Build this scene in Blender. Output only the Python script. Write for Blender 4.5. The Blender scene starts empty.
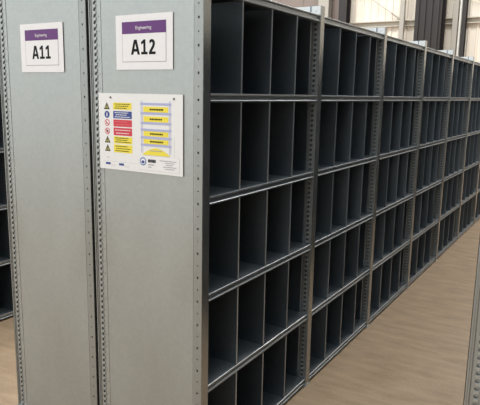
import bpy, bmesh, math, random
from mathutils import Matrix, Vector
random.seed(7)
S = bpy.context.scene
C = S.collection

# ------------------------------------------------------------------ materials
def new_mat(name):
    m = bpy.data.materials.new(name); m.use_nodes = True
    nt = m.node_tree
    return m, nt, nt.nodes['Principled BSDF']

def plain(name, col, rough=.5, metal=0.0, spec=.5):
    m, nt, b = new_mat(name)
    n = nt.nodes.new('ShaderNodeTexNoise'); n.inputs['Scale'].default_value = 40
    tc = nt.nodes.new('ShaderNodeTexCoord'); nt.links.new(tc.outputs['Object'], n.inputs['Vector'])
    mx = nt.nodes.new('ShaderNodeMix'); mx.data_type = 'RGBA'
    mx.inputs[6].default_value = (*[c*.96 for c in col], 1); mx.inputs[7].default_value = (*[min(1, c*1.03) for c in col], 1)
    nt.links.new(n.outputs['Fac'], mx.inputs[0]); nt.links.new(mx.outputs[2], b.inputs['Base Color'])
    b.inputs['Roughness'].default_value = rough; b.inputs['Metallic'].default_value = metal
    b.inputs['Specular IOR Level'].default_value = spec
    return m

def galvanised(name, c0, c1, rough=.38, metal=.85, smudge=.10):
    """zinc coated sheet: fine spangle plus large soft smears"""
    m, nt, b = new_mat(name)
    tc = nt.nodes.new('ShaderNodeTexCoord')
    v = nt.nodes.new('ShaderNodeTexVoronoi'); v.inputs['Scale'].default_value = 70
    n = nt.nodes.new('ShaderNodeTexNoise'); n.inputs['Scale'].default_value = 4.5; n.inputs['Detail'].default_value = 3
    mp = nt.nodes.new('ShaderNodeMapping'); mp.inputs['Scale'].default_value = (1, 1, .35)
    nt.links.new(tc.outputs['Object'], v.inputs['Vector'])
    nt.links.new(tc.outputs['Object'], mp.inputs['Vector']); nt.links.new(mp.outputs[0], n.inputs['Vector'])
    bw = nt.nodes.new('ShaderNodeSeparateColor'); nt.links.new(v.outputs['Color'], bw.inputs[0])
    mad = nt.nodes.new('ShaderNodeMath'); mad.operation = 'MULTIPLY_ADD'
    mad.inputs[1].default_value = .25; nt.links.new(bw.outputs[0], mad.inputs[0]); nt.links.new(n.outputs['Fac'], mad.inputs[2])
    mx = nt.nodes.new('ShaderNodeMix'); mx.data_type = 'RGBA'
    mx.inputs[6].default_value = (*c0, 1); mx.inputs[7].default_value = (*c1, 1)
    nt.links.new(mad.outputs[0], mx.inputs[0]); nt.links.new(mx.outputs[2], b.inputs['Base Color'])
    mr = nt.nodes.new('ShaderNodeMapRange'); mr.inputs[1].default_value = .3; mr.inputs[2].default_value = .75
    mr.inputs[3].default_value = rough-smudge; mr.inputs[4].default_value = rough+smudge
    nt.links.new(n.outputs['Fac'], mr.inputs[0]); nt.links.new(mr.outputs[0], b.inputs['Roughness'])
    b.inputs['Metallic'].default_value = metal
    return m

M_SHEET = galvanised('galvanised_sheet', (.325, .343, .338), (.43, .447, .438), .45, .80, .06)
M_POST = galvanised('galvanised_post', (.35, .36, .355), (.43, .44, .43), .25, .88, .04)
M_SHELF = galvanised('galvanised_shelf', (.33, .36, .38), (.43, .45, .46), .41, .88, .07)
M_EDGE = galvanised('galvanised_edge_strip', (.28, .29, .285), (.35, .36, .35), .45, .80, .06)
M_GLINT_FOOT = galvanised('galvanised_glint_foot', (.55, .57, .57), (.66, .68, .67), .40, .80, .06)  # paler zinc: light painted on the added lugs; foot plates' own pale tone
M_HEM_LIT = galvanised('galvanised_hem_lit', (.40, .44, .475), (.50, .535, .565), .40, .85, .06)  # same zinc made paler, painting in the light the rolled edge catches
M_SHADED = galvanised('galvanised_shaded', (.195, .232, .268), (.262, .300, .335), .38, .92, .08)  # same zinc as the shelves, darkened to paint in the shade of the bins
M_WHITE = plain('white_card', (.82, .795, .80), .45)
M_BOARD = plain('white_board', (.80, .785, .775), .35)
M_HEADER = plain('white_header', (.80, .80, .79), .5)
M_PURPLE = plain('purple_ink', (.115, .022, .17), .5)
M_INK = plain('black_ink', (.010, .010, .012), .7, 0, .15)
M_GREYINK = plain('grey_ink', (.38, .37, .38), .6)
M_PALEINK = plain('pale_grey_ink', (.62, .60, .60), .6)
M_LINE = plain('thin_border_ink', (.18, .13, .2), .6)
M_YELLOW = plain('yellow_ink', (.85, .70, .06), .5)
M_RED = plain('red_ink', (.62, .035, .06), .5)
M_BLUE = plain('blue_ink', (.025, .055, .26), .5)
M_LAV = plain('lavender_ink', (.42, .43, .66), .5)
M_SCREW = plain('dark_screw', (.12, .11, .10), .4, .6)
M_DARKSTEEL = plain('dark_brown_paint', (.018, .0145, .014), .5)
M_PALEPOST = plain('pale_grey_paint', (.36, .335, .295), .55)
M_RAIL = plain('beige_rail', (.50, .46, .39), .55)
M_PIPE = plain('white_pipe', (.80, .78, .72), .45)
M_MAUVE = plain('mauve_brown_panel', (.225, .18, .16), .6)

def cladding(name, col):
    m, nt, b = new_mat(name)
    tc = nt.nodes.new('ShaderNodeTexCoord')
    mp = nt.nodes.new('ShaderNodeMapping'); mp.inputs['Scale'].default_value = (3, 3, .25)
    n = nt.nodes.new('ShaderNodeTexNoise'); n.inputs['Scale'].default_value = 2; n.inputs['Detail'].default_value = 5
    nt.links.new(tc.outputs['Object'], mp.inputs[0]); nt.links.new(mp.outputs[0], n.inputs['Vector'])
    mx = nt.nodes.new('ShaderNodeMix'); mx.data_type = 'RGBA'
    mx.inputs[6].default_value = (*[c*.88 for c in col], 1); mx.inputs[7].default_value = (*[c*1.08 for c in col], 1)
    nt.links.new(n.outputs['Fac'], mx.inputs[0]); nt.links.new(mx.outputs[2], b.inputs['Base Color'])
    b.inputs['Roughness'].default_value = .6
    return m
M_CREAM = cladding('cream_cladding', (.73, .665, .575))

def floor_mat():
    m, nt, b = new_mat('brown_floor')
    tc = nt.nodes.new('ShaderNodeTexCoord')
    def noise(scale3, sc, det):
        mp = nt.nodes.new('ShaderNodeMapping'); mp.inputs['Scale'].default_value = scale3
        n = nt.nodes.new('ShaderNodeTexNoise'); n.inputs['Scale'].default_value = sc; n.inputs['Detail'].default_value = det
        nt.links.new(tc.outputs['Object'], mp.inputs[0]); nt.links.new(mp.outputs[0], n.inputs['Vector'])
        return n
    a = noise((.6, 9, 1), 2.2, 6); c = noise((1, 2.2, 1), 5, 7); f = noise((1, 1, 1), 60, 3)
    ad = nt.nodes.new('ShaderNodeMath'); ad.operation = 'ADD'
    am = nt.nodes.new('ShaderNodeMapRange'); am.inputs[3].default_value = .2; am.inputs[4].default_value = .8
    nt.links.new(a.outputs['Fac'], am.inputs[0]); nt.links.new(am.outputs[0], ad.inputs[0]); nt.links.new(c.outputs['Fac'], ad.inputs[1])
    ad2 = nt.nodes.new('ShaderNodeMath'); ad2.operation = 'MULTIPLY_ADD'; ad2.inputs[1].default_value = .40
    nt.links.new(f.outputs['Fac'], ad2.inputs[0]); nt.links.new(ad.outputs[0], ad2.inputs[2])
    r = nt.nodes.new('ShaderNodeValToRGB')
    r.color_ramp.elements[0].position = .39; r.color_ramp.elements[0].color = (.36, .240, .145, 1)
    r.color_ramp.elements[1].position = .80; r.color_ramp.elements[1].color = (.635, .448, .288, 1)
    hf = nt.nodes.new('ShaderNodeMath'); hf.operation = 'MULTIPLY'; hf.inputs[1].default_value = .5
    nt.links.new(ad2.outputs[0], hf.inputs[0]); nt.links.new(hf.outputs[0], r.inputs[0])
    nt.links.new(r.outputs[0], b.inputs['Base Color'])
    b.inputs['Roughness'].default_value = .55
    return m
M_FLOOR = floor_mat()

# ------------------------------------------------------------------ helpers
class MB:
    """collects faces of one mesh"""
    def __init__(self): self.v = []; self.f = []
    def quad(self, *ps):
        i = len(self.v); self.v += [tuple(p) for p in ps]; self.f.append(tuple(range(i, i+len(ps))))
    def box(self, x0, x1, y0, y1, z0, z1):
        i = len(self.v)
        self.v += [(x, y, z) for x in (x0, x1) for y in (y0, y1) for z in (z0, z1)]
        for q in ((0, 1, 3, 2), (4, 6, 7, 5), (0, 4, 5, 1), (2, 3, 7, 6), (0, 2, 6, 4), (1, 5, 7, 3)):
            self.f.append(tuple(i+k for k in q))
        return self
    def prism(self, prof, a0, a1, fn):
        """extrude a closed 2d profile between a0 and a1; fn(p, a) -> 3d"""
        i = len(self.v); n = len(prof)
        self.v += [fn(p, a0) for p in prof] + [fn(p, a1) for p in prof]
        for k in range(n):
            self.f.append((i+k, i+(k+1) % n, i+n+(k+1) % n, i+n+k))
        self.f.append(tuple(i+k for k in range(n))[::-1]); self.f.append(tuple(i+n+k for k in range(n)))
        return self
    def perf(self, org, u, h, width, height, pitch, holes):
        """a strip of sheet with real holes: u across, z up; holes = list of (half_w, half_h, skew, u_off) cycled"""
        org = Vector(org); u = Vector(u); z = Vector((0, 0, 1))
        n = int(round(height/pitch)); p = height/n
        for k in range(n):
            hw, hh, sk, uo = holes[k % len(holes)]
            c = org + z*(p*(k+.5))
            outer = []; inner = []
            for j in range(8):
                a = math.pi/4*j + math.pi/8
                ca, sa = math.cos(a), math.sin(a)
                s = 1/max(abs(ca), abs(sa))
                ou = ca*s*width/2; oz = sa*s*p/2
                outer.append(c + u*(width/2+ou) + z*oz)
                inner.append(c + u*(width/2+uo+ca*hw+sk*sa*hh) + z*(sa*hh))
            # exact corners
            i = len(self.v)
            self.v += [tuple(q) for q in outer] + [tuple(q) for q in inner]
            cor = [c + u*(width/2+sx*width/2) + z*(sz*p/2) for sx, sz in ((1, 1), (-1, 1), (-1, -1), (1, -1))]
            self.v += [tuple(q) for q in cor]
            ci = i+16
            for j in range(8):
                j2 = (j+1) % 8
                if j in (0, 2, 4, 6):
                    self.f.append((i+j, ci+j//2, i+j2, i+8+j2, i+8+j))
                else:
                    self.f.append((i+j, i+j2, i+8+j2, i+8+j))
        return self
    def mesh(self, name, mat, mirror=None):
        m = bpy.data.meshes.new(name)
        vs = self.v if mirror is None else [(mirror-x, y, z) for x, y, z in self.v]
        m.from_pydata(vs, [], self.f)
        bm = bmesh.new(); bm.from_mesh(m); bmesh.ops.recalc_face_normals(bm, faces=bm.faces); bm.to_mesh(m); bm.free()
        m.materials.append(mat); return m
    def build(self, name, mat, parent=None, loc=(0, 0, 0), solid=0):
        return link(name, self.mesh(name, mat), parent, loc, solid)

def link(name, mesh, parent=None, loc=(0, 0, 0), solid=0):
    o = bpy.data.objects.new(name, mesh); C.objects.link(o); o.location = loc
    if parent: o.parent = parent
    if solid:
        s = o.modifiers.new('sheet', 'SOLIDIFY'); s.thickness = solid; s.offset = 0
    return o

def thing(name, label, cat, loc=(0, 0, 0), group=None):
    o = bpy.data.objects.new(name, None); C.objects.link(o); o.location = loc
    o.empty_display_size = .1
    tag(o, label, cat, group); return o

def tag(o, label, cat, group=None):
    o['label'] = label; o['category'] = cat
    if group: o['group'] = group
    return o

def copy_tree(o, parent=None):
    c = o.copy(); C.objects.link(c)
    if parent: c.parent = parent
    for ch in o.children: copy_tree(ch, c)
    return c

def structure(o): o['kind'] = 'structure'; return o

# ------------------------------------------------------------------ shelving
L = 1.0            # bay pitch
D = .569           # run depth
TOP = 2.032        # upright height
FW = .046          # upright face width
LEVELS = [.040 + .3895*k for k in range(6)]
DIVS = (.274, .512, .751)
HOLES = [(.0078, .0075, .4, 0)]

LEVELS[0] += .007

def sx(flip):
    return (lambda x: -D-x) if flip else (lambda x: x)

def upright(parent, y, front, flip, end):
    """one corner post: front face plus a perforated side flange, and its foot plate"""
    X = sx(flip); m = MB()
    a = 0 if front else -D
    s = -1 if front else 1                       # direction into the run
    def bx(x0, x1, *r):
        q = sorted((X(x0), X(x1))); m.box(q[0], q[1], *r)
    # outer face, with rolled return lips
    bx(a, a+s*.002, y, y+FW, .004, TOP)
    bx(a+s*.002, a+s*.012, y+FW-.002, y+FW, .004, TOP)
    o = m.build('upright', M_POST, parent)
    # side flange with holes
    p = MB(); nglint = 0
    wide = (not flip and front) or (flip and not front)
    if end and wide:                             # right-hand post of an end: plain strip with spaced fixing holes
        p.perf((-.0352, y, .004), (1, 0, 0), 0, .034, TOP-.004, .0485, [(.0040, .0055, 0, -.002), (.0028, .0032, 0, -.002)])
    else:
        w = .034 if end else .047; yl = y+.004
        if end:                                  # left-hand post of an end: rolled smooth edge, groove, then keyhole strip
            x0 = -D+.017
            p.perf((x0, y+.004, .004), (1, 0, 0), 0, w, TOP-.004, .0251, HOLES)
            o2 = MB()
            for xa, xb, ya in ((-D, -D+.007, .0), (-D+.007, -D+.0135, .003)):
                o2.box(xa, xb, y+ya, y+ya+.014, .004, TOP)
            o2.build('rolled_edge', M_EDGE, o)
            o3 = MB(); o3.box(-D+.003, -D+.052, y+.0085, y+.010, .004, TOP); o3.build('inner_web', M_EDGE, o)
        else:
            x0 = X(a+s*.002) if X(a+s*.002) < X(a+s*.049) else X(a+s*.049)
            p.perf((x0, y+.001, .004), (1, 0, 0), 0, w, TOP-.004, .0251, HOLES)
            yl = y+.001
        n = int(round((TOP-.004)/.0251)); nglint = n-1
        for k in range(1, n):                    # lugs added between the keyholes, paler to imitate bright beads of light
            zz = .004+(TOP-.004)/n*k; p.box(x0+w/2-.0065, x0+w/2+.0065, yl-.0028, yl+.0005, zz-.0045, zz+.0045)
    pf = p.build('perforated_flange', M_EDGE if end else M_SHEET, o, solid=.0016)
    if nglint:
        pf.data.materials.append(M_SHEET if end else M_GLINT_FOOT)
        for pl in pf.data.polygons[-6*nglint:]: pl.material_index = 1
    f = MB(); q = sorted((X(a+s*-.004), X(a+s*.05))); f.box(q[0], q[1], y-.016, y+FW+.004, 0, .006)
    f.build('foot_plate', M_GLINT_FOOT, o)
    return o

SHELF_PROF = [(-.030, 0), (-.005, 0), (-.0025, -.0015), (-.002, -.0055), (-.004, -.0075), (-.011, -.010),
              (-.011, -.0225), (-.004, -.025), (-.002, -.027), (-.002, -.0315), (-.005, -.033), (-.030, -.033), (-.030, -.030),
              (-.014, -.030), (-.014, -.0035), (-.030, -.0035)]

def shelf(parent, y0, z, flip):
    X = sx(flip); m = MB()
    q = sorted((X(-.028), X(-D+.012)))
    ya, yb = y0+FW+.0055, y0+L-.0025
    m.box(q[0], q[1], ya, yb+.0, z-.002, z-.0003)
    m.prism(SHELF_PROF, ya, yb, lambda p, a: (X(p[0]), a, z+p[1]))
    q = sorted((X(-D+.012), X(-D+.014))); m.box(q[0], q[1], ya, yb, z-.03, z)
    return m.build('shelf', M_SHELF, parent)

def divider(parent, y, z, h, flip):
    X = sx(flip); m = MB()
    q = sorted((X(-.007), X(-D+.018))); m.box(q[0], q[1], y-.0006, y+.0006, z, z+h)
    m.prism([(X(-.0065)+.0032*math.cos(math.pi*k/4+.39), y+.0032*math.sin(math.pi*k/4+.39)) for k in range(8)], z, z+h,
            lambda p, a: (p[0], p[1], a))                                            # rolled front edge
    q = sorted((X(-.013), X(-D+.018))); m.box(q[0], q[1], y, y+.010, z, z+.0012)      # foot flange
    o = m.build('divider', M_SHADED, parent)
    o.data.materials.append(M_HEM_LIT)
    for pl in o.data.polygons[6:16]: pl.material_index = 1
    return o

def inner_side(parent, y, flip):
    """clad side of an inner frame: sheet, front and rear lips; rises above the top shelf"""
    m = MB(); X = sx(flip)
    m.box(-D+.055, -.055, y+.006, y+.0072, .03, TOP-.002)
    for a in (-.055, -D+.055):
        m.box(a-.004, a+.004, y-.004, y+.008, .03, TOP-.002)
    o = m.build('side_panel', M_SHADED, parent)
    h = MB(); q = sorted((X(-.003), X(-D+.003)))
    h.perf((q[0], y-.0012, LEVELS[5]+.003), (1, 0, 0), 0, q[1]-q[0], .040, .040, [(.004, .004, 0, 0)])
    h.build('header_plate', M_HEADER, o, solid=.0012)['label'] = 'white plate standing above the top shelf'
    return o

def end_side(parent, y):
    m = MB()
    m.box(-D+.054, -.037, y+.002, y+.0035, .012, TOP-.001)
    m.box(-.0385, -.0355, y-.0008, y+.004, .012, TOP-.001)      # bent edge by the front post
    m.box(-.046, -.0425, y+.0008, y+.004, .012, TOP-.001)
    o = m.build('end_panel', M_SHEET, parent)
    e = MB().perf((-D+.0515, y+.0012, .012), (1, 0, 0), 0, .016, TOP-.014, .0555,
                  [(.0036, .0042, 0, -.001), (.0018, .002, 0, -.001), (.0026, .003, 0, -.001)])
    e.build('panel_edge', M_SHEET, o, solid=.001)
    return o

def back(parent, y0, flip):
    X = sx(flip); m = MB()
    q = sorted((X(-D+.006), X(-D+.008))); m.box(q[0], q[1], y0+FW+.0055, y0+L-.005, .03, TOP-.05)
    for k in range(1, 5):                         # pressed stiffening ribs
        yy = y0+.05+k*(L-.05)/5
        q = sorted((X(-D+.008), X(-D+.011))); m.box(q[0], q[1], yy-.006, yy+.006, .05, TOP-.08)
    return m.build('back_panel', M_SHADED, parent)

def bay(label, loc, flip=False, starter=False, group=None):
    t = thing('shelving_bay', label, 'shelving', loc, group)
    if starter:
        for fr in (True, False): upright(t, 0, fr, flip, True)
        end_side(t, 0)
    for fr in (True, False): upright(t, L, fr, flip, False)
    inner_side(t, L, flip)
    back(t, 0, flip)
    for z in LEVELS: shelf(t, 0, z, flip)
    for a, b in zip(LEVELS[:-1], LEVELS[1:]):
        for y in DIVS: divider(t, y, a, b-a-.0335, flip)
    return t

ORD = ['second', 'third', 'fourth', 'fifth', 'sixth', 'seventh', 'eighth', 'ninth', 'tenth', 'eleventh']
def run(x, flip, first, others, n, group):
    a = bay(first, (x, 0, 0), flip, True, group)
    if n > 1:
        p = bay(others % ORD[0], (x, L, 0), flip, False, group)
        for k in range(2, n):
            q = copy_tree(p); q.location = (x, k*L, 0); q['label'] = others % ORD[k-1]
    return a

run(0, False, 'nearest galvanised pigeonhole shelving bay, closed by the A12 end panel',
    '%s galvanised pigeonhole bay along the aisle, counted from the A12 end panel', 8, 'shelving bays of the A12 run')
run(-.582, True, 'galvanised shelving bay behind the A11 end panel, back to back with A12', '', 1, 'shelving bay of the A11 run')
run(-2.17, False, 'dark pigeonhole bay glimpsed at far left beyond the A11 end panel',
    '%s pigeonhole bay of the far left run beyond the A11 panel', 2, 'shelving bays of the far left run')
run(.975+D, True, 'shelving bay at the right edge, only its perforated corner post in view',
    '%s shelving bay of the right-hand run facing the A12 bays', 11, 'shelving bays of the right-hand run')

# ------------------------------------------------------------------ signs on the end panels (they face -Y)
def wbox(m, x0, x1, z0, z1, y0, y1):
    m.box(min(x0, x1), max(x0, x1), min(y0, y1), max(y0, y1), min(z0, z1), max(z0, z1))

def flat(name, mat, parent, x0, x1, z0, z1, lay, th=.0004):
    m = MB(); wbox(m, x0, x1, z0, z1, -lay-th, -lay); return m.build(name, mat, parent)

def lettering(name, txt, mat, parent, x0, x1, z0, z1, y, bold=.0):
    cu = bpy.data.curves.new('letters', 'FONT'); cu.body = txt; cu.size = 1; cu.offset = bold
    cu.align_x = 'LEFT'; cu.extrude = .0
    tmp = bpy.data.objects.new('letters', cu); C.objects.link(tmp)
    dg = bpy.context.evaluated_depsgraph_get(); dg.update()
    me = bpy.data.meshes.new_from_object(tmp.evaluated_get(dg))
    bpy.data.objects.remove(tmp); bpy.data.curves.remove(cu)
    xs = [v.co.x for v in me.vertices]; ys = [v.co.y for v in me.vertices]
    ax, bx_, ay, by = min(xs), max(xs), min(ys), max(ys)
    for v in me.vertices:
        v.co = Vector((x0+(v.co.x-ax)/(bx_-ax)*(x1-x0), 0, z0+(v.co.y-ay)/(by-ay)*(z1-z0)))
    me.name = name; me.materials.clear(); me.materials.append(mat)
    o = link(name, me, parent, (0, y, 0))
    s = o.modifiers.new('ink', 'SOLIDIFY'); s.thickness = .0003; s.offset = 0
    return o

def glyph(ch, parent, x0, x1, z0, z1, y):
    """bold condensed sans letter or figure, extruded as one printed shape"""
    w, h = x1-x0, z1-z0; bm = MB()
    P = lambda u, v: (x0+u*w, z0+v*h)
    fn = lambda p, a: (p[0], a, p[1])
    if ch == 'A':
        for q in ([P(0, 0), P(.27, 0), P(.33, .20), P(.385, .38), P(.5, .76), P(.5, 1), P(.34, 1)],
                  [P(1, 0), P(.66, 1), P(.5, 1), P(.5, .76), P(.615, .38), P(.67, .20), P(.73, 0)],
                  [P(.33, .20), P(.67, .20), P(.615, .38), P(.385, .38)]):
            bm.prism(q, y-.0004, y, fn)
    elif ch == '1':
        bm.prism([P(.06, 0), P(.96, 0), P(.96, .17), P(.68, .17), P(.68, 1), P(.44, 1), P(.03, .82), P(.12, .65), P(.38, .77), P(.38, .17), P(.06, .17)], y-.0004, y, fn)
    else:
        a = [(.10, .90), (.28, .98), (.47, 1), (.72, .95), (.86, .83), (.88, .70), (.80, .52), (.60, .33), (.44, .18), (.95, .18), (.95, 0),
             (.04, 0), (.04, .16), (.34, .42), (.50, .58), (.56, .69), (.54, .77), (.44, .81), (.32, .79), (.15, .70)]
        bm.prism([P(*q) for q in a], y-.0004, y, fn)
    return bm.build('letter' if ch == 'A' else 'digit', M_INK, parent)

def aisle_sign(text, label, cx, cz, tilt, sw):
    t = thing('aisle_sign', label, 'sign', (cx, -.0012, cz), 'aisle number signs')
    t.rotation_euler = (0, tilt, 0)
    t.scale = (sw, 1, 1)
    flat('sheet', M_WHITE, t, -.141, .141, -.1025, .1025, 0, .0006)
    card = flat('border', M_LINE, t, -.108, .110, -.0735, .0765, .0006)
    flat('card', M_WHITE, card, -.1065, .1085, -.072, .075, .0010)
    h = flat('header', M_PURPLE, t, -.108, .110, .032, .0765, .0014)
    lettering('header_lettering', 'Engineering', M_WHITE, h, -.038, .040, .043, .0595, -.0020, .008)
    x = -.063
    for ch in text:
        wd = .049 if ch == 'A' else .039
        glyph(ch, t, x, x+wd-.004, -.046, .0095, -.0014); x += wd+.0005
    return t
aisle_sign('A12', 'white sign with purple header reading A12 on the right end panel', -.2775, 1.785, 0, 1)
aisle_sign('A11', 'white sign with purple header reading A11 on the left end panel', -.8535, 1.777, 0, .96)

# safety notice
NX0, NX1, NZ0, NZ1 = -.520, -.0895, 1.2845, 1.5915
nt_ = thing('safety_notice', 'large white racking safety notice with warning symbols below the A12 sign', 'notice', (0, -.0012, 0))
flat('board', M_BOARD, nt_, NX0, NX1, NZ0, NZ1, 0, .0020)
B0 = .0020
# picture points on the notice, measured across (u) and down (v) the board as fractions
def U(u): return NX0+(NX1-NX0)*u
def W(v): return NZ1-(NZ1-NZ0)*v
def disc(m, cx, cz, r, y0, y1, n=20, r2=None):
    pr = [(cx+r*math.cos(2*math.pi*k/n), cz+(r2 or r)*math.sin(2*math.pi*k/n)) for k in range(n)]
    m.prism(pr, y0, y1, lambda p, a: (p[0], a, p[1]))
def tri(m, cx, z0, z1, hw, y0, y1):
    m.prism([(cx-hw, z0), (cx+hw, z0), (cx, z1)], y0, y1, lambda p, a: (p[0], a, p[1]))

rows = [('tri', M_YELLOW, .065, .155), ('blue', M_BLUE, .175, .270), ('ban', M_RED, .285, .375),
        ('ban2', M_RED, .390, .490), ('tri', M_YELLOW, .505, .595), ('tri', M_YELLOW, .610, .715)]
PAD = .055
for i, (kind, mat, v0, v1) in enumerate(rows):
    v0 += PAD; v1 += PAD
    tp = flat('text_panel', mat, nt_, U(.185), U(.415), W(v0), W(v1), B0)
    ink = M_INK if mat is M_YELLOW else M_WHITE
    ls = MB(); nl = 3 if kind in ('tri', 'blue') else 2
    for k in range(nl):
        vv = v0+(v1-v0)*(k+.75)/(nl+.5)
        u = .205+.012*(k % 2)
        end = .395-.02*((k+i) % 3)
        while u < end:                              # word-length dashes: the print is too small to read
            w = .012+.016*random.random()
            wbox(ls, U(u), U(min(u+w, end)), W(vv-.005), W(vv+.005), -B0-.0008, -B0-.0004); u += w+.006
    ls.build('small_print', ink if not (kind == 'ban') else plain('pale_red_ink', (.75, .16, .18)), tp)
    cx, cz = U(.105), (W(v0)+W(v1))/2; r = .0135
    y0, y1 = -B0-.0004, -B0
    if kind == 'tri':
        a = MB(); tri(a, cx, cz-r, cz+r*1.05, r*1.15, y0, y1); s = a.build('warning_triangle', M_INK, nt_)
        a = MB(); tri(a, cx, cz-r*.72, cz+r*.55, r*.74, y0-.0003, y0); a.build('triangle_face', plain('olive_yellow', (.45, .40, .12)), s)
        a = MB(); wbox(a, cx-.0016, cx+.0016, cz-r*.3, cz+r*.3, y0-.0003, y0-.0006); wbox(a, cx-.0016, cx+.0016, cz-r*.62, cz-r*.42, y0-.0003, y0-.0006); a.build('exclamation_mark', M_INK, s)
    elif kind == 'blue':
        a = MB(); disc(a, cx, cz, r*1.05, y0, y1); s = a.build('mandatory_disc', M_BLUE, nt_)
        a = MB(); disc(a, cx, cz+r*.35, r*.22, y0-.0003, y0); wbox(a, cx-r*.22, cx+r*.22, cz-r*.55, cz+r*.1, y0-.0003, y0); a.build('white_figure', M_WHITE, s)
    else:
        a = MB(); disc(a, cx, cz, r*1.0, y0, y1); s = a.build('prohibition_disc', M_RED, nt_)
        a = MB(); disc(a, cx, cz, r*.76, y0-.0003, y0); a.build('disc_face', M_WHITE, s)
        a = MB(); a.prism([(cx-r*.62, cz+r*.45), (cx-r*.45, cz+r*.62), (cx+r*.62, cz-r*.45), (cx+r*.45, cz-r*.62)], y0-.0006, y0-.0003, lambda p, q: (p[0], q, p[1])); a.build('slash', M_RED, s)
        a = MB()
        if kind == 'ban2': disc(a, cx, cz, r*.42, y0-.0005, y0-.0003)
        else: wbox(a, cx-r*.3, cx+r*.05, cz-r*.4, cz+r*.25, y0-.0005, y0-.0003)
        a.build('dark_figure', M_INK, s)
flat('faint_reference', M_PALEINK, nt_, U(.09), U(.125), W(.835), W(.85), B0)
flat('divider_line', M_PALEINK, nt_, U(.05), U(.49), W(.893), W(.897), B0)
for u0 in (.075, .245):
    lg = flat('logo', M_BLUE, nt_, U(u0), U(u0+.062), W(.912), W(.94), B0)
    a = MB()
    for k in range(2): wbox(a, U(u0+.07), U(u0+.135-.01*k), W(.935+.016*k), W(.941+.016*k), -B0-.0004, -B0)
    a.build('small_print', M_PALEINK, lg)
# rack load diagram
y0, y1 = -B0-.0004, -B0
dia = MB()
for u0, u1 in ((.525, .545), (.850, .870)):
    for e in (u0, u1-.005): wbox(dia, U(e), U(e+.005), W(.085), W(.745), y0, y1)
dia = dia.build('rack_diagram', M_LAV, nt_)
a = MB()
for u0, u1 in ((.530, .540), (.855, .865)):
    for k in range(11):
        va = .13+.054*k; vb = va+.05
        a.prism([(U(u0), W(va)), (U(u0), W(va-.008)), (U(u1), W(vb)), (U(u1), W(vb+.008))], y0+.0001, y1, lambda p, q: (p[0], q, p[1]))
a.build('bracing', M_PALEINK, dia)
for v in (.125, .243, .365, .449, .547, .641):
    b2 = flat('beam', M_LAV, dia, U(.52), U(.875), W(v-.014), W(v+.014), B0+.0004)
for v0, v1 in ((.158, .226), (.279, .347), (.466, .528), (.566, .624)):
    ld = flat('load_box', M_YELLOW, dia, U(.555), U(.840), W(v0), W(v1), B0+.0004)
    b3 = MB(); u = .63
    while u < .77:
        w = .012+.014*random.random(); wbox(b3, U(u), U(u+w), W((v0+v1)/2-.010), W((v0+v1)/2+.010), -B0-.0012, -B0-.0008); u += w+.005
    b3.build('small_print', M_INK, ld)
b5 = MB(); pr = [(U(.545), W(.768))]+[(U(.545+.31*k/12), W(.755-.08*math.sin(math.pi*k/12))) for k in range(13)]+[(U(.855), W(.768))]
b5.prism(pr, -B0-.0012, -B0-.0008, lambda p, q: (p[0], q, p[1])); b5.build('load_mound', M_YELLOW, dia)
b7 = MB()
for k in range(9): wbox(b7, U(.905), U(.908), W(.53+.03*k), W(.548+.03*k), y0, y1)
wbox(b7, U(.63), U(.77), W(.705), W(.716), -B0-.0016, -B0-.0012); b7.build('small_print', M_GREYINK, dia)
# maker's box, lower right
bx_ = flat('info_border', M_PALEINK, nt_, U(.495), U(.965), W(.775), W(.965), B0)
flat('info_box', M_WHITE, bx_, U(.498), U(.962), W(.779), W(.961), B0+.0004)
a = MB(); disc(a, U(.545), W(.855), .0165, -B0-.0012, -B0-.0008, 24); rd = a.build('round_emblem', plain('emblem_blue', (.10, .20, .42)), bx_)
a = MB(); disc(a, U(.545), W(.855), .0118, -B0-.0015, -B0-.0012, 24); a.build('emblem_face', M_WHITE, bx_)
a = MB(); a.prism([(U(.545)-.009, W(.855)-.002), (U(.545)-.003, W(.855)+.005), (U(.545), W(.855)+.001), (U(.545)+.003, W(.855)+.005), (U(.545)+.009, W(.855)-.002), (U(.545)+.004, W(.855)-.008), (U(.545)-.004, W(.855)-.008)], -B0-.0018, -B0-.0015, lambda p, q: (p[0], q, p[1])); a.build('emblem_mark', M_BLUE, bx_)
a = MB()
for u0, u1 in ((.605, .627), (.631, .649), (.653, .675), (.678, .695)): wbox(a, U(u0), U(u1), W(.822), W(.862), -B0-.0012, -B0-.0008)
a.build('bold_lettering', M_INK, bx_)
a = MB()
for k in range(2): wbox(a, U(.605), U(.675-.03*k), W(.885+.03*k), W(.897+.03*k), -B0-.0012, -B0-.0008)
for k, (u0, u1) in enumerate(((.74, .93), (.80, .91), (.81, .89), (.78, .93), (.80, .91))): wbox(a, U(u0), U(u1), W(.822+.025*k), W(.832+.025*k), -B0-.0012, -B0-.0008)
a.build('small_print', M_GREYINK, bx_)
for u, v in ((.155, .055), (.905, .055)):
    a = MB(); disc(a, U(u), W(v), .0042, -B0-.0022, -B0+.0, 14); a.build('screw', M_SCREW, nt_)

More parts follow.
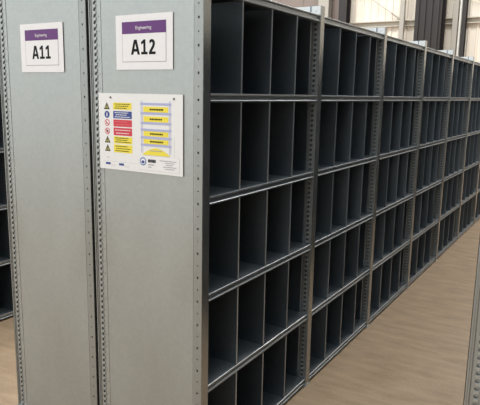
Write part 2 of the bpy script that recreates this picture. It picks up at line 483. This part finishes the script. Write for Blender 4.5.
# ------------------------------------------------------------------ the building
structure(MB().box(-14, 12, -10, 14.3, -.1, 0).build('floor', M_FLOOR))
YB = 14.0
def corrugated(name, x0, x1, z0, z1, y, mat):
    m = MB(); prof = [(x0, 0)]; x = x0
    while x < x1-.2:
        prof += [(x+.13, 0), (x+.145, -.022), (x+.185, -.022), (x+.2, 0)]; x += .2
    prof += [(x1, 0), (x1, .08), (x0, .08)]
    m.prism(prof, z0, z1, lambda p, a: (p[0], y+p[1], a)); return m.build(name, mat)
structure(corrugated('wall_back', -4.99, 12, 0, 9, YB+.06, M_CREAM))
m = MB(); m.box(-14, -4.99, YB+.10, YB+.2, 0, 9)
for k in range(12): m.box(-14+.75*k, -14+.75*k+.03, YB+.085, YB+.10, 0, 9)
structure(m.build('wall_left', M_MAUVE))
# horizontal cladding rail, a folded channel
structure(MB().prism([(0, .15), (-.10, .15), (-.10, .125), (-.012, .125), (-.012, .02), (-.07, .02), (-.07, 0), (0, 0)], -4.99, 12,
          lambda p, a: (a, YB+.03+p[0], 3.42+p[1])).build('trim_1', M_RAIL))
structure(MB().prism([(0, .15), (-.10, .15), (-.10, .125), (-.012, .125), (-.012, .02), (-.07, .02), (-.07, 0), (0, 0)], -4.99, 12,
          lambda p, a: (a, YB+.03+p[0], 5.6+p[1])).build('trim_2', M_RAIL))

def ibeam(name, x0, x1, y, dep, mat, label, cat, z1=9, ribs=0):
    t = thing(name, label, cat, ((x0+x1)/2, y, 0)); w = (x1-x0)/2
    MB().box(-w, w, -dep, -dep+.03, 0, z1).build('front_flange', mat, t)
    MB().box(-w, w, -.03, 0, 0, z1).build('rear_flange', mat, t)
    MB().box(-.02, .02, -dep+.03, -.03, 0, z1).build('web', mat, t)
    if ribs:
        m = MB()
        for k in range(ribs):
            xx = -w+(k+.5)*2*w/ribs; m.box(xx-.02, xx+.02, -dep-.035, -dep, 0, z1)
        m.build('stiffening_ribs', mat, t)
    MB().box(-w-.08, w+.08, -dep-.08, .05, 0, .03).build('base_plate', mat, t)
    return t
ibeam('steel_column', -3.03, -2.38, YB-.12, .45, M_DARKSTEEL, 'wide dark brown ribbed column against the cream wall', 'column', ribs=4)
ibeam('steel_column', -5.18, -4.96, YB-.05, .30, M_DARKSTEEL, 'narrow dark column at the left end of the cream cladding', 'column')
ibeam('steel_column', -1.965, -1.875, YB-.05, .20, M_DARKSTEEL, 'slim dark column beside the white downpipe on the cream wall', 'column')
ibeam('wall_post', -5.87, -5.56, YB+.05, .22, M_PALEPOST, 'pale grey post left of the narrow dark column', 'post')
ibeam('wall_post', -3.53, -3.42, YB-.08, .12, M_PALEPOST, 'thin grey post just left of the wide dark column', 'post')
ibeam('wall_post', -2.19, -2.07, YB-.08, .12, M_PALEPOST, 'thin grey post between wide dark column and white downpipe', 'post')
def tube(name, p0, p1, r, mat, parent=None, n=12):
    a = Vector(p0); b = Vector(p1); d = (b-a).normalized()
    u = d.orthogonal().normalized(); v = d.cross(u)
    m = MB(); pr = [(r*math.cos(2*math.pi*k/n), r*math.sin(2*math.pi*k/n)) for k in range(n)]
    m.prism(pr, 0, 1, lambda p, t: tuple(a+(b-a)*t+u*p[0]+v*p[1])); return m.build(name, mat, parent)
t = thing('downpipe', 'slim white vertical pipe beside the slim dark column', 'pipe', (-2.025, YB-.12, 0))
tube('pipe', (0, 0, 0), (0, 0, 9), .033, M_PIPE, t)
for z in (1.2, 2.6, 4.6, 6.4): MB().box(-.045, .045, -.02, .16, z, z+.04).build('bracket', M_PIPE, t)
M_BRACE = plain('brace_grey', (.33, .29, .24), .5)
for (xa, za, xb, zb, lab) in ((-4.95, 4.55, -3.60, 3.62, 'thin diagonal brace rod left of the wide dark column'),
                             (-1.80, 4.05, -.85, 3.62, 'thin diagonal brace rod right of the slim dark column')):
    t = thing('brace_rod', lab, 'brace', (xb, YB-.04, zb))
    tube('rod', (xa-xb, 0, za-zb), (0, 0, 0), .009, M_BRACE, t)
    tube('turnbuckle', ((xa-xb)*.16, 0, (za-zb)*.16), ((xa-xb)*.04, 0, (za-zb)*.04), .02, M_BRACE, t)
    MB().box(-.05, .05, -.01, .04, -.03, .03).build('cleat', M_BRACE, t)

# ------------------------------------------------------------------ light: grey daylight in the hall plus unseen lights added overhead
w = bpy.data.worlds.new('hall_daylight'); S.world = w; w.use_nodes = True
nt = w.node_tree; bg = nt.nodes['Background']
tc = nt.nodes.new('ShaderNodeTexCoord')
dp = nt.nodes.new('ShaderNodeVectorMath'); dp.operation = 'DOT_PRODUCT'; dp.inputs[1].default_value = Vector((-.62, -.68, .40)).normalized()
nt.links.new(tc.outputs['Generated'], dp.inputs[0])
mr = nt.nodes.new('ShaderNodeMapRange'); mr.interpolation_type = 'SMOOTHSTEP'
mr.inputs[1].default_value = .1; mr.inputs[2].default_value = .95; mr.inputs[3].default_value = .04; mr.inputs[4].default_value = 1.6
nt.links.new(dp.outputs['Value'], mr.inputs[0])
# skylights: a cool lobe towards the zenith
sp = nt.nodes.new('ShaderNodeSeparateXYZ'); nt.links.new(tc.outputs['Generated'], sp.inputs[0])
mz = nt.nodes.new('ShaderNodeMapRange'); mz.interpolation_type = 'SMOOTHSTEP'
mz.inputs[1].default_value = .35; mz.inputs[2].default_value = 1; mz.inputs[3].default_value = 0; mz.inputs[4].default_value = .8
nt.links.new(sp.outputs[2], mz.inputs[0])
b2 = nt.nodes.new('ShaderNodeBackground'); b2.inputs[0].default_value = (.70, .86, 1, 1); nt.links.new(mz.outputs[0], b2.inputs[1])
ads = nt.nodes.new('ShaderNodeAddShader'); nt.links.new(bg.outputs[0], ads.inputs[0]); nt.links.new(b2.outputs[0], ads.inputs[1])
nt.links.new(ads.outputs[0], nt.nodes['World Output'].inputs[0])
nt.links.new(mr.outputs[0], bg.inputs[1])
bg.inputs[0].default_value = (.965, 1, .995, 1)
def overhead_light(x, y, z, sx_, sy_, power, col=(1, .985, .96), rot=(0, 0, 0)):
    l = bpy.data.lights.new('added_overhead_light', 'AREA'); l.shape = 'RECTANGLE'; l.size = sx_; l.size_y = sy_; l.energy = power; l.color = col
    o = bpy.data.objects.new('added_overhead_light', l); C.objects.link(o); o.location = (x, y, z); o.rotation_euler = rot
    return o
for x in (-5, .45):  # unseen area lights, added to light the floor and end panels
    for y in (-3, 4): overhead_light(x, y, 8, 2, 2, 85)
for x in (-6, -2, 2): overhead_light(x, 10.5, 8, 1.6, 1.6, 300)  # more unseen area lights, added to brighten the back wall

# ------------------------------------------------------------------ camera
cam = bpy.data.cameras.new('camera'); co = bpy.data.objects.new('camera', cam); C.objects.link(co)
yaw, pit, rol, f = .5508, .1864, .0184, 578.63
fw = Vector((-math.sin(yaw)*math.cos(pit), math.cos(yaw)*math.cos(pit), -math.sin(pit)))
r = Vector((math.cos(yaw), math.sin(yaw), 0)); u = r.cross(fw)
r2 = r*math.cos(rol)+u*math.sin(rol); u2 = -r*math.sin(rol)+u*math.cos(rol)
co.matrix_world = Matrix(((r2.x, u2.x, -fw.x, 1.2341), (r2.y, u2.y, -fw.y, -1.7408), (r2.z, u2.z, -fw.z, 1.5997), (0, 0, 0, 1)))
cam.sensor_fit = 'HORIZONTAL'; cam.sensor_width = 36; cam.lens = f/480*36; cam.clip_start = .02
S.camera = co
vs = S.view_settings; vs.view_transform = 'Standard'; vs.look = 'None'; vs.gamma = 1; vs.exposure = 0; vs.use_curve_mapping = False
S.display_settings.display_device = 'sRGB'
